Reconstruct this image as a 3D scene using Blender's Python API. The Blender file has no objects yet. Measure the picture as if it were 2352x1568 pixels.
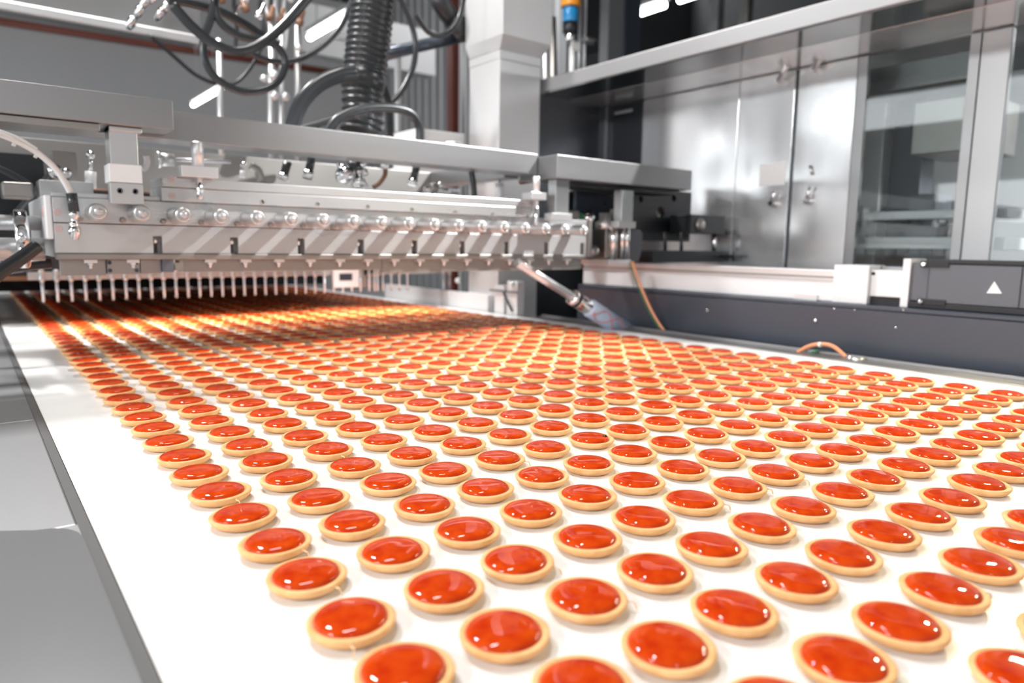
import bpy, bmesh, math, random
from mathutils import Vector, Matrix
random.seed(7)
S = bpy.context.scene
COL = S.collection
PI = math.pi

# ------------------------------------------------------------------ camera model
RW = ((0.78845098, -0.61496977, 0.01253918),
      (-0.07397459, -0.11504091, -0.99060252),
      (0.61063312, 0.78011394, -0.13619626))
CAM = Vector((-0.18316337, -0.4057265, 1.20409055))
F = 1601.02217742
CX, CY = 1176.0, 784.0
BZ = 0.95                       # belt surface height
PX, PY = 0.07285084, 0.074      # biscuit spacing across / along the belt

def ray(u, v):
    a = ((u-CX)/F, (v-CY)/F, 1.0)
    return Vector([sum(RW[k][i]*a[k] for k in range(3)) for i in range(3)])
def onx(u, v, X): r = ray(u, v); return CAM + r*((X-CAM.x)/r.x)
def ony(u, v, Y): r = ray(u, v); return CAM + r*((Y-CAM.y)/r.y)
def onz(u, v, Z): r = ray(u, v); return CAM + r*((Z-CAM.z)/r.z)
def project(p):
    d = Vector(p)-CAM
    c = [sum(RW[k][i]*d[i] for i in range(3)) for k in range(3)]
    return F*c[0]/c[2]+CX, F*c[1]/c[2]+CY, c[2]

# ------------------------------------------------------------------ materials
def mat(name, col, rough=.5, metal=0.0, **k):
    m = bpy.data.materials.new(name); m.use_nodes = True
    nt = m.node_tree; b = nt.nodes['Principled BSDF']
    b.inputs['Base Color'].default_value = (*col, 1)
    b.inputs['Roughness'].default_value = rough
    b.inputs['Metallic'].default_value = metal
    for kk, vv in k.items():
        kk = kk.replace('_', ' ')
        b.inputs[kk].default_value = vv
    return m
def noise_nodes(m, scale, detail=3, vec_scale=(1, 1, 1)):
    nt = m.node_tree
    tc = nt.nodes.new('ShaderNodeTexCoord'); mp = nt.nodes.new('ShaderNodeMapping')
    mp.inputs['Scale'].default_value = vec_scale
    n = nt.nodes.new('ShaderNodeTexNoise'); n.inputs['Scale'].default_value = scale; n.inputs['Detail'].default_value = detail
    nt.links.new(tc.outputs['Object'], mp.inputs['Vector']); nt.links.new(mp.outputs['Vector'], n.inputs['Vector'])
    return n
def add_bump(m, n, strength, dist=.001):
    nt = m.node_tree; bp = nt.nodes.new('ShaderNodeBump')
    bp.inputs['Strength'].default_value = strength; bp.inputs['Distance'].default_value = dist
    nt.links.new(n.outputs['Fac'], bp.inputs['Height'])
    nt.links.new(bp.outputs['Normal'], nt.nodes['Principled BSDF'].inputs['Normal'])
def add_ramp(m, n, c0, c1, p0=.35, p1=.65, sock='Base Color'):
    nt = m.node_tree; r = nt.nodes.new('ShaderNodeValToRGB')
    r.color_ramp.elements[0].position = p0; r.color_ramp.elements[1].position = p1
    r.color_ramp.elements[0].color = (*c0, 1); r.color_ramp.elements[1].color = (*c1, 1)
    nt.links.new(n.outputs['Fac'], r.inputs['Fac']); nt.links.new(r.outputs['Color'], nt.nodes['Principled BSDF'].inputs[sock])
def emit(name, col, s):
    m = bpy.data.materials.new(name); m.use_nodes = True; nt = m.node_tree
    nt.nodes.remove(nt.nodes['Principled BSDF'])
    e = nt.nodes.new('ShaderNodeEmission'); e.inputs['Color'].default_value = (*col, 1); e.inputs['Strength'].default_value = s
    nt.links.new(e.outputs[0], nt.nodes['Material Output'].inputs['Surface']); return m
def steel(name, col, rough, stretch, bump=.12, vary=.06):
    m = mat(name, col, rough, .84 if 'door' in name else (.6 if 'machined' in name else (.5 if 'column' in name else 1.0)))
    n = noise_nodes(m, 60, 4, stretch); add_bump(m, n, bump, .0006)
    lo, hi = max(.04, rough-vary), rough+vary
    n2 = noise_nodes(m, 9, 3, stretch)
    add_ramp(m, n2, (lo,)*3, (hi,)*3, .3, .7, 'Roughness')
    return m
M = {}
M['steel_x'] = steel('brushed_steel', (.66, .66, .665), .34, (.06, 1, 1))
M['steel_head'] = steel('machined_steel', (.58, .585, .59), .30, (.3, 1, 1), .08)
M['steel_dull'] = steel('dull_steel', (.35, .335, .32), .42, (.3, 1, 1), .08)
M['steel_beam'] = steel('satin_beam_steel', (.36, .36, .365), .40, (.05, 1, 1))
M['steel_door'] = steel('brushed_door_steel', (.88, .885, .895), .19, (1, 1, .08), .03, .05)
M['steel_col'] = steel('satin_column_steel', (.70, .70, .705), .4, (1, 1, .1), .03)
M['steel_header'] = mat('header_steel', (.44, .44, .445), .36, .7)
M['steel_mirror'] = steel('polished_plate_steel', (.42, .43, .44), .13, (1, .06, 1), .02, .03)
M['steel_dark'] = steel('dark_gunmetal_plate', (.10, .105, .115), .35, (1, 1, .2), .04)  # even dark grey steel colour
M['chrome'] = mat('chrome', (.82, .82, .83), .09, 1.0)
M['alu'] = mat('anodised_aluminium', (.80, .80, .81), .38, .85)
M['nozzle_steel'] = mat('bright_nozzle_steel', (.80, .84, .90), .3, .55)
M['alu_satin'] = mat('satin_aluminium', (.66, .665, .67), .33, .9)
M['alu_white'] = mat('white_aluminium', (.82, .82, .83), .35, .15)
M['rail'] = mat('left_rail_steel', (.30, .303, .31), .42, .7)
n = noise_nodes(M['rail'], 900, 2); add_bump(M['rail'], n, .25, .0004)
M['film'] = mat('rail_smooth_cover', (.185, .188, .195), .28, .3)
M['rail_dark'] = mat('rail_edge_strip', (.20, .205, .21), .45, .7)
M['belt'] = mat('white_belt', (.86, .86, .855), .36)
n = noise_nodes(M['belt'], 5, 2); add_ramp(M['belt'], n, (.84, .84, .835), (.88, .88, .875))
M['biscuit'] = mat('baked_shortcrust', (.68, .38, .17), .75, 0, Specular_IOR_Level=.25)
n = noise_nodes(M['biscuit'], 300, 5); add_bump(M['biscuit'], n, .35, .0006)
n = noise_nodes(M['biscuit'], 60, 3); add_ramp(M['biscuit'], n, (.68, .36, .14), (.83, .51, .245), .3, .7)
M['jam'] = mat('orange_red_jam', (.6, .04, .005), .035, 0, IOR=1.36)
n = noise_nodes(M['jam'], 70, 4); add_ramp(M['jam'], n, (.44, .024, .003), (.62, .074, .006), .3, .75)
M['burnt'] = mat('burnt_spot', (.02, .006, .004), .15)
M['strand'] = mat('pale_dough_strand', (.80, .58, .34), .6)
M['panel_blue'] = mat('blue_grey_paint', (.062, .070, .090), .30, .25)
M['grey_box'] = mat('grey_motor_paint', (.11, .117, .135), .38, .2)
M['black'] = mat('black_anodised', (.008, .010, .013), .42, .0)
M['black_blue'] = mat('dark_slate_anodised', (.045, .055, .075), .32, .4)
M['rubber'] = mat('black_rubber', (.025, .027, .03), .30, 0)
M['rubber_grey'] = mat('grey_rubber', (.036, .039, .043), .25, 0)
M['white_paint'] = mat('white_paint', (.75, .75, .75), .4)
M['white_cable'] = mat('white_cable_jacket', (.78, .79, .80), .3)
M['orange_cable'] = mat('orange_cable_jacket', (.72, .30, .15), .4)
M['green'] = mat('green_wire', (.02, .20, .07), .4)
M['bag'] = mat('pale_blue_sleeve_film', (.50, .62, .78), .25)
M['redline'] = mat('faded_red_print', (.62, .20, .20), .5)
M['stamp'] = mat('pale_red_ink', (.72, .42, .38), .6)
M['brown'] = mat('tan_brown', (.20, .095, .05), .5)
M['red_pipe'] = mat('red_oxide_paint', (.16, .035, .02), .5)
M['wall_far'] = mat('grey_hall_wall', (.32, .32, .325), .8)
M['wall_white'] = mat('white_washed_wall', (.80, .80, .80), .6)
M['trunk'] = mat('grey_trunking_paint', (.22, .222, .225), .45, .3)
M['panel_glow'] = emit('glow_panel_emission', (.93, .975, 1), 5.0)  # glow of the panels added in the left wall
M['wall_rib'] = mat('corrugated_grey_sheet', (.24, .245, .25), .55)
M['ceil'] = mat('dark_roof_sheet', (.03, .032, .035), .8)
M['floor'] = mat('grey_concrete', (.45, .45, .45), .5)
n = noise_nodes(M['floor'], 3, 4); add_ramp(M['floor'], n, (.38, .38, .38), (.5, .5, .5))
M['lamp_on'] = emit('lit_tube', (1, 1, 1), 12)
M['housing'] = mat('lamp_housing', (.35, .35, .35), .5)
M['orange_lens'] = mat('amber_lens', (.85, .30, .01), .25)
M['blue_lens'] = mat('blue_lens', (.01, .22, .50), .25)
M['mark_and_glare_white'] = mat('white_mark_and_glare', (.88, .88, .88), .5)  # also colours the reflection painted on a door
g = bpy.data.materials.new('guard_glass'); g.use_nodes = True; nt = g.node_tree; nt.nodes.remove(nt.nodes['Principled BSDF'])
tr = nt.nodes.new('ShaderNodeBsdfTransparent'); tr.inputs['Color'].default_value = (.86, .89, .89, 1)
gl = nt.nodes.new('ShaderNodeBsdfGlossy'); gl.inputs['Roughness'].default_value = .02
fr = nt.nodes.new('ShaderNodeFresnel'); fr.inputs['IOR'].default_value = 1.6
mx = nt.nodes.new('ShaderNodeMixShader')
nt.links.new(fr.outputs[0], mx.inputs[0]); nt.links.new(tr.outputs[0], mx.inputs[1]); nt.links.new(gl.outputs[0], mx.inputs[2])
nt.links.new(mx.outputs[0], nt.nodes['Material Output'].inputs['Surface'])
M['glass'] = g

# ------------------------------------------------------------------ mesh building
class MB:
    def __init__(s): s.v = []; s.f = []; s.sm = []
    def add(s, vs, fs, smooth=False):
        o = len(s.v); s.v += [tuple(p) for p in vs]
        for f in fs: s.f.append(tuple(i+o for i in f)); s.sm.append(smooth)
        return s
    def box(s, x0, x1, y0, y1, z0, z1):
        x0, x1 = min(x0, x1), max(x0, x1); y0, y1 = min(y0, y1), max(y0, y1); z0, z1 = min(z0, z1), max(z0, z1)
        vs = [(x, y, z) for z in (z0, z1) for y in (y0, y1) for x in (x0, x1)]
        return s.add(vs, [(0, 2, 3, 1), (4, 5, 7, 6), (0, 1, 5, 4), (2, 6, 7, 3), (0, 4, 6, 2), (1, 3, 7, 5)])
    def prism(s, pts, ext):
        n = len(pts); e = Vector(ext); a = [Vector(p) for p in pts]
        return s.add(a+[p+e for p in a], [tuple(range(n))[::-1], tuple(range(n, 2*n))]+[(i, (i+1) % n, n+(i+1) % n, n+i) for i in range(n)])
    def tube(s, pts, r, seg=12, cap=True):
        P = [Vector(p) for p in pts]; n = len(P); R = r if hasattr(r, '__len__') else [r]*n
        T = [(P[min(i+1, n-1)]-P[max(i-1, 0)]).normalized() for i in range(n)]
        ref = Vector((0, 0, 1)) if abs(T[0].z) < .9 else Vector((1, 0, 0))
        N = (ref-T[0]*ref.dot(T[0])).normalized(); vs = []
        for i in range(n):
            N = (N-T[i]*N.dot(T[i])).normalized(); B = T[i].cross(N)
            for k in range(seg):
                a = 2*PI*k/seg; vs.append(P[i]+(N*math.cos(a)+B*math.sin(a))*R[i])
        fs = [(i*seg+k, i*seg+(k+1) % seg, (i+1)*seg+(k+1) % seg, (i+1)*seg+k) for i in range(n-1) for k in range(seg)]
        s.add(vs, fs, True)
        if cap:
            o = len(s.v)-n*seg
            s.f.append(tuple(o+k for k in range(seg))[::-1]); s.sm.append(False)
            s.f.append(tuple(o+(n-1)*seg+k for k in range(seg))); s.sm.append(False)
        return s
    def cyl(s, p0, p1, r, seg=20): return s.tube([p0, p1], r, seg)
    def turned(s, p0, d, prof, seg=24):
        d = Vector(d).normalized(); p0 = Vector(p0); o = len(s.v)
        ref = Vector((0, 0, 1)) if abs(d.z) < .9 else Vector((1, 0, 0))
        N = (ref-d*ref.dot(d)).normalized(); B = d.cross(N); vs = []
        for (r, h) in prof:
            for k in range(seg):
                a = 2*PI*k/seg; vs.append(p0+d*h+(N*math.cos(a)+B*math.sin(a))*max(r, 1e-5))
        n = len(prof)
        s.add(vs, [(i*seg+k, i*seg+(k+1) % seg, (i+1)*seg+(k+1) % seg, (i+1)*seg+k) for i in range(n-1) for k in range(seg)], True)
        s.f.append(tuple(o+k for k in range(seg))[::-1]); s.sm.append(False)
        s.f.append(tuple(o+(n-1)*seg+k for k in range(seg))); s.sm.append(False)
        return s
    def ball(s, c, r, seg=14, rings=8):
        c = Vector(c)
        return s.turned(c-Vector((0, 0, r)), (0, 0, 1), [(r*math.sin(PI*i/rings), r-r*math.cos(PI*i/rings)) for i in range(rings+1)], seg)
    def mesh(s, name, off=(0, 0, 0)):
        me = bpy.data.meshes.new(name); o = Vector(off)
        me.from_pydata([Vector(p)-o for p in s.v], [], s.f); me.update()
        bm = bmesh.new(); bm.from_mesh(me); bmesh.ops.recalc_face_normals(bm, faces=bm.faces[:]); bm.to_mesh(me); bm.free()
        if len(s.sm) == len(me.polygons): me.polygons.foreach_set('use_smooth', s.sm)
        return me
def worldloc(o):
    p = Vector((0, 0, 0))
    while o: p += o.location; o = o.parent
    return p
def link(name, me, m=None, parent=None, loc=(0, 0, 0)):
    o = bpy.data.objects.new(name, me); COL.objects.link(o); o.location = loc
    if m: me.materials.append(M[m] if isinstance(m, str) else m)
    if parent: o.parent = parent
    return o
def part(name, mb, m, parent=None, bevel=0, loc=None, label=None):
    """a mesh given in world coordinates, hung under its thing"""
    off = worldloc(parent) if parent else Vector((0, 0, 0))
    if loc is None: loc = Vector((0, 0, 0)) if parent else Vector((0, 0, 0))
    o = link(name, mb.mesh(name, off+Vector(loc)), m, parent, loc)
    if bevel:
        b = o.modifiers.new('bevel', 'BEVEL'); b.width = bevel; b.segments = 2; b.limit_method = 'ANGLE'; b.angle_limit = math.radians(50)
    if label: o['label'] = label
    return o
def tag(o, label, cat, group=None, kind=None):
    if label: o['label'] = label
    if cat: o['category'] = cat
    if group: o['group'] = group
    if kind: o['kind'] = kind
    return o
def thing(name, label, cat, loc, group=None):
    o = bpy.data.objects.new(name, None); COL.objects.link(o); o.location = loc; o.empty_display_size = .05
    return tag(o, label, cat, group)
def single(name, mb, m, label, cat, group=None, bevel=0, kind=None):
    c = Vector((0, 0, 0))
    for p in mb.v: c += Vector(p)
    c /= len(mb.v); zmin = min(p[2] for p in mb.v)
    o = part(name, mb, m, None, bevel, (c.x, c.y, zmin)); return tag(o, label, cat, group, kind)
def struct(name, mb, m, bevel=0):
    o = part(name, mb, m, None, bevel); o['kind'] = 'structure'; return o
def smooth_path(pts, n=8):
    P = [Vector(p) for p in pts]; P = [2*P[0]-P[1]]+P+[2*P[-1]-P[-2]]; out = []
    for i in range(1, len(P)-2):
        for k in range(n):
            t = k/n; a, b, c, d = P[i-1:i+3]
            out.append(.5*((2*b)+(c-a)*t+(2*a-5*b+4*c-d)*t*t+(3*b-a-3*c+d)*t**3))
    out.append(P[-2]); return out
def pathy(pix, Y, Y2=None):
    n = len(pix)-1
    return smooth_path([ony(u, v, Y if Y2 is None else Y+(Y2-Y)*i/n) for i, (u, v) in enumerate(pix)])

HH = 7.6
# ================================================================== THE HALL
struct('floor', MB().box(-9, 9.2, -4, 19, -.1, 0), 'floor')
struct('wall_far', MB().box(-9, 9.2, 18, 18.2, 0, HH), 'wall_far')
rib = MB(); k = 0; y = -1.0; prof = []
while y < 18:
    for dy, dx in ((0, 0), (.14, 0), (.17, .05), (.31, .05), (.34, 0)): prof.append((9.0-dx, y+dy))
    y += .34
prof = [p for p in prof if p[1] < 18]
vs = [(x, yy, 0) for x, yy in prof]+[(x, yy, HH) for x, yy in prof]; n = len(prof)
rib.add(vs, [(i, i+1, n+i+1, n+i) for i in range(n-1)])
rib.box(9.01, 9.12, -1, 18, 0, HH)
struct('wall_right', rib, 'wall_rib')
struct('ceiling', MB().box(-9, 9.2, -4, 18.2, HH, HH+.15), 'ceil')
# white wall on the left with glowing panels added to brighten the doors and fill
wl = MB().box(-5.2, -5.0, -4, 18, 0, .9).box(-5.2, -5.0, -4, 18, 2.0, 2.72).box(-5.2, -5.0, -4, 18, 3.12, HH)
for yy in (-4, -.4, 3.2, 6.8, 10.4, 14.0): wl.box(-5.2, -5.0, yy, yy+1.3, .9, 2.0)
struct('wall_left', wl, 'wall_white')
struct('wall_near', MB().box(-9, 9.2, -4.2, -4.0, 0, HH), 'wall_white')
struct('window_1', MB().box(-5.16, -5.10, -4, 18, 2.72, 3.12), 'panel_glow')
for i, yy in enumerate((-4, -.4, 3.2, 6.8, 10.4, 14.0)):
    struct('window_%d' % (i+2), MB().box(-5.16, -5.10, yy+1.3, min(yy+3.6, 18), .9, 2.0), 'panel_glow')

# ------------------------------------------------------------------ ceiling lamps
def tube_lamp(p0, p1, label):
    p0, p1 = Vector(p0), Vector(p1); c = (p0+p1)/2
    t = thing('tube_lamp', label, 'lamp', c, 'hanging tube lamps under the hall roof')
    d = (p1-p0).normalized()
    part('tube', MB().cyl(p0, p1, .042, 14), 'lamp_on', t)
    part('housing', MB().box(c.x-.06, c.x+.06, p0.y-.03, p1.y+.03, c.z+.052, c.z+.11), 'housing', t)
    hang = MB()
    for f in (.2, .8):
        q = p0.lerp(p1, f); hang.cyl(q+Vector((0, 0, .1)), (q.x, q.y, HH+.02), .008, 6)
    part('suspension_rods', hang, 'housing', t)
tube_lamp((3.78, 8.0, 4.0), (3.78, 9.25, 4.0), 'lit white tube lamp just left of the thick ribbed hose')
tube_lamp((3.78, 13.5, 4.0), (3.78, 15.45, 4.0), 'lit white tube lamp low on the left, above the long steel beam')
tube_lamp((6.45, 5.27, 4.0), (6.45, 5.85, 4.0), 'lit white tube lamp at the top right beside the amber and blue beacon')
tube_lamp((6.45, 4.4, 4.0), (6.45, 5.06, 4.0), 'lit white tube lamp cut by the top edge, right of the beacon')

# ================================================================== CONVEYOR
cb = thing('conveyor', 'wide white conveyor belt carrying rows of jam biscuits', 'conveyor', (.64, 1.5, 0))
part('belt', MB().box(-.1105, 1.383, -.75, 5.2, BZ-.006, BZ), 'belt', cb)
part('slider_bed', MB().box(-.105, 1.375, -.74, 5.2, BZ-.04, BZ-.007), 'steel_dull', cb)
for yy in (-.6, 2.0, 4.6):
    part('leg', MB().box(-.09, -.03, yy, yy+.06, 0, BZ-.04), 'steel_dull', cb)
    part('leg', MB().box(1.29, 1.35, yy, yy+.06, 0, BZ-.04), 'steel_dull', cb)

# left rail
lr = thing('side_rail', 'broad grey steel rail along the left edge of the belt', 'rail', (-.15, 1.5, .88))
part('far_plate', MB().box(-.186, -.121, .762, 5.0, .90, .953), 'rail', lr, .002)
part('near_plate', MB().box(-.186, -.121, .30, .760, .90, .953), 'rail', lr, .002)
cv = [(-.186, -.75), (-.121, -.75), (-.121, .262)]+[(-.121-.03*(1-math.cos(a)), .262+.04*math.sin(a)) for a in (.4, .8, 1.2, 1.57)]+[(-.186, .325)]
part('smooth_cover', MB().prism([(x, yy, .953) for x, yy in cv], (0, 0, .0012)), 'film', lr, 0, None, 'smooth darker grey sheet on the near end of the rail')
part('near_plate', MB().box(-.186, -.121, -.75, .299, .90, .9529), 'rail', lr)
part('edge_strip', MB().prism([(-.1212, -.75, .9535), (-.1115, -.75, .9512), (-.1115, -.75, .90), (-.1212, -.75, .90)], (0, 5.7, 0)), 'rail_dark', lr, 0, None, 'dark grey bevelled strip next to the belt')
part('leg', MB().box(-.184, -.125, -.3, -.24, 0, .90), 'steel_dull', lr)
part('leg', MB().box(-.184, -.125, 3.0, 3.06, 0, .90), 'steel_dull', lr)

# right rail
rr = thing('side_rail', 'narrow steel rail along the right edge of the belt', 'rail', (1.42, .5, .88))
part('rail_top', MB().box(1.384, 1.452, -.7, 1.50, .90, .953), 'steel_beam', rr, .002)
part('lip', MB().box(1.440, 1.452, -.7, 1.50, .953, .960), 'steel_beam', rr, .001)
part('leg', MB().box(1.39, 1.44, .2, .26, 0, .90), 'steel_dull', rr)
part('leg', MB().box(1.39, 1.44, 1.3, 1.36, 0, .90), 'steel_dull', rr)

# ================================================================== BISCUITS
AMP = (.00004, .00008, .00013, .00006, .00018, .00010, .00005, .00014)
def biscuit_meshes(seed, seg, lo=False):
    rnd = random.Random(seed)
    ph = [rnd.uniform(0, 6.28) for _ in range(12)]
    def wob(a, amp, o): return 1+amp*(math.sin(2*a+ph[o])+.6*math.sin(3*a+ph[o+1])+.4*math.sin(7*a+ph[o+2]))
    bp = [(.0001, .0004), (.0215, .0004), (.0240, .0009), (.0264, .0026), (.0284, .0050), (.0294, .0071), (.0295, .0082), (.0288, .0090), (.0270, .0092), (.0250, .0089), (.0238, .0080), (.0001, .0078)]
    if lo: bp = [(.0225, .0004), (.0264, .0026), (.0294, .0071), (.0290, .0090), (.0250, .0089), (.0001, .0082)]
    b = MB(); vs = []
    for (r, h) in bp:
        for k in range(seg):
            a = 2*PI*k/seg; w = wob(a, .006, 0); rr_ = r*w
            vs.append((rr_*math.cos(a), rr_*math.sin(a), h*(1+.04*math.sin(a+ph[3])) if h > .006 else h))
    n = len(bp)
    b.add(vs, [(i*seg+k, i*seg+(k+1) % seg, (i+1)*seg+(k+1) % seg, (i+1)*seg+k) for i in range(n-1) for k in range(seg)], True)
    jp = [(.0242, .0080), (.0243, .0088), (.0240, .0097), (.0233, .0106), (.0221, .0114), (.0203, .0121), (.0178, .0126), (.015, .01295), (.012, .01315), (.008, .0133), (.004, .0134), (.0001, .0134)]
    if lo: jp = [(.0242, .0082), (.0241, .0098), (.0222, .0114), (.0165, .0128), (.0001, .0134)]
    j = MB(); vs = []
    ox, oy = rnd.uniform(-.0018, .0004), rnd.uniform(-.0004, .0014)
    for (r, h) in jp:
        for k in range(seg):
            a = 2*PI*k/seg; w = wob(a, .010, 4); x = r*w*math.cos(a)+ox; y_ = r*w*math.sin(a)+oy
            t = max(0, 1-r/.0225)
            dz = AMP[seed % 8]*min(1, t*2.2)*(math.sin(x*190+ph[7]+1.6*math.sin(y_*140+ph[8]))+math.sin(y_*230+ph[9])*.7)
            vs.append((x, y_, h+dz))
    n = len(jp)
    j.add(vs, [(i*seg+k, i*seg+(k+1) % seg, (i+1)*seg+(k+1) % seg, (i+1)*seg+k) for i in range(n-1) for k in range(seg)], True)
    return b, j
VAR = [biscuit_meshes(100+i, 48) for i in range(8)]
VM = []
for b, j in VAR:
    mb_, mj_ = b.mesh('biscuit_base'), j.mesh('jam')
    mb_.materials.append(M['biscuit']); mj_.materials.append(M['jam']); VM.append((mb_, mj_))
cells = []
for j in range(18):
    for p in range(-8, 50):
        rnd = random.Random(j*1000+p)
        x = j*PX+rnd.gauss(0, .0011); y = p*PY+rnd.gauss(0, .0012)
        u, v, d = project((x, y, BZ+.004))
        if d < .12: continue
        r = .0285/d*F
        vis = (-r < u < 2352+r) and (v-r*.62 < 1568) and v > 600
        # only the ones a step to the side could show
        if not vis and (p < -5 or u > 3600): continue
        cells.append((d, j, p, x, y, vis, rnd.random()*6.28))
cells.sort()
near = [c for c in cells if c[5]][:300]; near_ids = {(c[1], c[2]) for c in near}
ORD = 'nearest second third fourth fifth sixth seventh eighth ninth tenth eleventh twelfth thirteenth fourteenth fifteenth sixteenth seventeenth eighteenth nineteenth twentieth twenty-first twenty-second twenty-third twenty-fourth twenty-fifth'.split()
COLW = 'leftmost second third fourth fifth sixth seventh eighth ninth'.split()
def nearest_cell(u, v):
    q = onz(u, v, BZ+.004); return round(q.x/PX), round(q.y/PY)
STR = {}
for (u, v, du, dv) in ((712, 1330, 10, 45), (632, 1250, 22, 32), (508, 1135, 12, 22), (800, 1430, -60, 30), (1200, 1297, 40, 50), (1350, 1390, 70, 52), (1587, 1155, 50, 28), (753, 1038, -10, 22), (1848, 1105, 0, 0), (1700, 1120, 60, 18), (1065, 1022, 40, 18), (1145, 1055, 55, 8), (2190, 1370, 85, 12), (575, 1145, 0, 0)):
    STR[nearest_cell(u, v)] = (du, dv)
BURNT = nearest_cell(1357, 1010)
rank = {}
for c in sorted(near, key=lambda c: c[2]): rank.setdefault(c[1], []).append(c[2])
protoE = bpy.data.objects.new('jam_biscuit', None)
first = True
for (d, j, p, x, y, vis, ang) in near:
    e = bpy.data.objects.new('jam_biscuit', None); COL.objects.link(e); e.empty_display_size = .02
    e.location = (x, y, BZ); e.rotation_euler = (0, 0, 0)
    vi = random.Random(j*77+p).randrange(8)
    b = bpy.data.objects.new('biscuit_base', VM[vi][0]); COL.objects.link(b); b.parent = e; b.rotation_euler = (0, 0, ang)
    jm = bpy.data.objects.new('jam', VM[vi][1]); COL.objects.link(jm); jm.parent = e; jm.rotation_euler = (0, 0, (ang % 1.2)-.6)
    o_ = ORD[rank[j].index(p)]
    row = (COLW[j]+' row from the left belt edge' if j else 'leftmost row on the belt') if j < 9 else ((COLW[17-j]+' row from the right belt edge') if j < 17 else 'rightmost row on the belt')
    lab = 'jam biscuit, %s from the near end of the %s' % (o_+(' one' if o_ == 'nearest' else ''), row)
    if o_ == 'nearest': lab = 'jam biscuit nearest the camera in the %s' % row
    if (j, p) in STR:
        du, dv = STR[(j, p)]
        mb = MB(); a = math.atan2(-1, .25+.012*du); rb = .0290
        s0 = Vector((math.cos(a)*rb, math.sin(a)*rb, .0066)); s1 = s0*1.10+Vector((.001, -.002, -.001)); s2 = Vector((math.cos(a)*rb*1.22+.001, math.sin(a)*rb*1.22, .0012))
        mb.tube(smooth_path([s0-Vector((0, 0, -.0018)), s0*1.02, s1, s2], 4), [.0006]*13, 6)
        link('dough_strand', mb.mesh('dough_strand'), 'strand', e)
        lab = 'biscuit trailing a dough strand, %s from front in %s' % (o_+(' one' if o_ == 'nearest' else ''), row.replace('the ', ''))
    if (j, p) == BURNT:
        mb = MB(); mb.ball((.0125, -.0125, .0108), .0034, 12, 8); mb.ball((.0095, -.0125, .0118), .0020, 10, 6)
        link('burnt_spot', mb.mesh('burnt_spot'), 'burnt', e)
        lab = 'jam biscuit with a burnt black spot at the right of its jam'
    tag(e, lab, 'biscuit', 'jam biscuits on the white belt')
# the remaining biscuits in one mesh
LO = [biscuit_meshes(200+i, 22, True) for i in range(4)]
bv = MB(); nb = []
for (d, j, p, x, y, vis, ang) in cells:
    if (j, p) in near_ids: continue
    b, jm = LO[(j*7+p*3) % 4]
    for src, mi in ((b, 0), (jm, 1)):
        bv.add([(vx+x, vy+y, vz+BZ) for vx, vy, vz in src.v], src.f, True); nb += [mi]*len(src.f)
me = bpy.data.meshes.new('jam_biscuits'); me.from_pydata(bv.v, [], bv.f); me.update()
me.materials.append(M['biscuit']); me.materials.append(M['jam'])
me.polygons.foreach_set('use_smooth', bv.sm); me.polygons.foreach_set('material_index', nb); me.update()
far = bpy.data.objects.new('jam_biscuits', me); COL.objects.link(far)
tag(far, 'small distant jam biscuits covering the far belt under the machine', 'biscuits', None, 'stuff')

# ================================================================== DEPOSITOR HEAD
YF = 1.125                       # front face
hd = thing('depositor_head', 'long steel depositor head with a row of eighteen protruding pistons', 'depositor', (.6, 1.25, 1.11))
XL, XR = -.050, 1.296
part('upper_block', MB().box(XL, XR, YF, YF+.375, 1.236, 1.282), 'steel_head', hd, .0012)
NOT = [.121, .268, .413, .558, .703, .846, .992, 1.136, 1.278]
pts = [(XL, 1.2345), (XL, 1.180)]
for nx in NOT: pts += [(nx-.008, 1.180), (nx-.008, 1.214), (nx+.008, 1.214), (nx+.008, 1.180)]
pts += [(XR, 1.180), (XR, 1.2345)]
part('lower_plate', MB().prism([(x, YF, z) for x, z in pts], (0, .022, 0)), 'steel_head', hd, .0008)
part('lower_block', MB().box(XL+.001, XR-.001, YF+.022, YF+.375, 1.172, 1.2345), 'steel_dull', hd)
part('bottom_strip', MB().box(XL, XR, YF-.004, YF+.02, 1.168, 1.1795), 'steel_dull', hd, .002)
for nx in NOT:
    part('slot_bolt', MB().turned((nx-.002, YF+.012, 1.181), (0, 0, 1), [(.003, 0), (.003, .018), (.0055, .018), (.0055, .028)], 12), 'chrome', hd)
# pistons
kb = MB().turned((0, 0, 0), (0, -1, 0), [(.0145, 0), (.0155, .004), (.0160, .018), (.0162, .045), (.0158, .058), (.0146, .0655), (.0128, .0685), (.0100, .0690), (.0100, .067)], 28)
cap = MB().turned((0, -.0670, 0), (0, -1, 0), [(.0078, -.002), (.0078, .006), (.0068, .0078), (.0001, .0080)], 6)
scr = MB().turned((-.0225, 0, -.0115), (0, -1, 0), [(.0052, 0), (.0052, .006), (.0042, .0075), (.0001, .0075)], 12)
pm = [m_.mesh(n_) for m_, n_ in ((kb, 'piston'), (cap, 'piston_cap'), (scr, 'set_screw'))]
pm[0].materials.append(M['alu_satin']); pm[1].materials.append(M['steel_head']); pm[2].materials.append(M['steel_dull'])
loc0 = worldloc(hd)
for k in range(18):
    c_ = CAM+(Vector((.0180+k*.07285, 1.09, 1.2565-.0003*k))-CAM)*((YF-.072-CAM.y)/(1.09-CAM.y)); kx, kz = c_.x, c_.z
    o = link('piston', pm[0], None, hd, Vector((kx, YF, kz))-loc0)
    link('piston_cap', pm[1], None, o); link('set_screw', pm[2], None, o)
nip = MB().box(-.011, .011, -.010, .004, -.006, 0); nip.turned((0, -.004, -.006), (0, 0, -1), [(.0055, 0), (.005, .004), (.0028, .005), (.0034, .009), (.002, .011)], 12)
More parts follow.
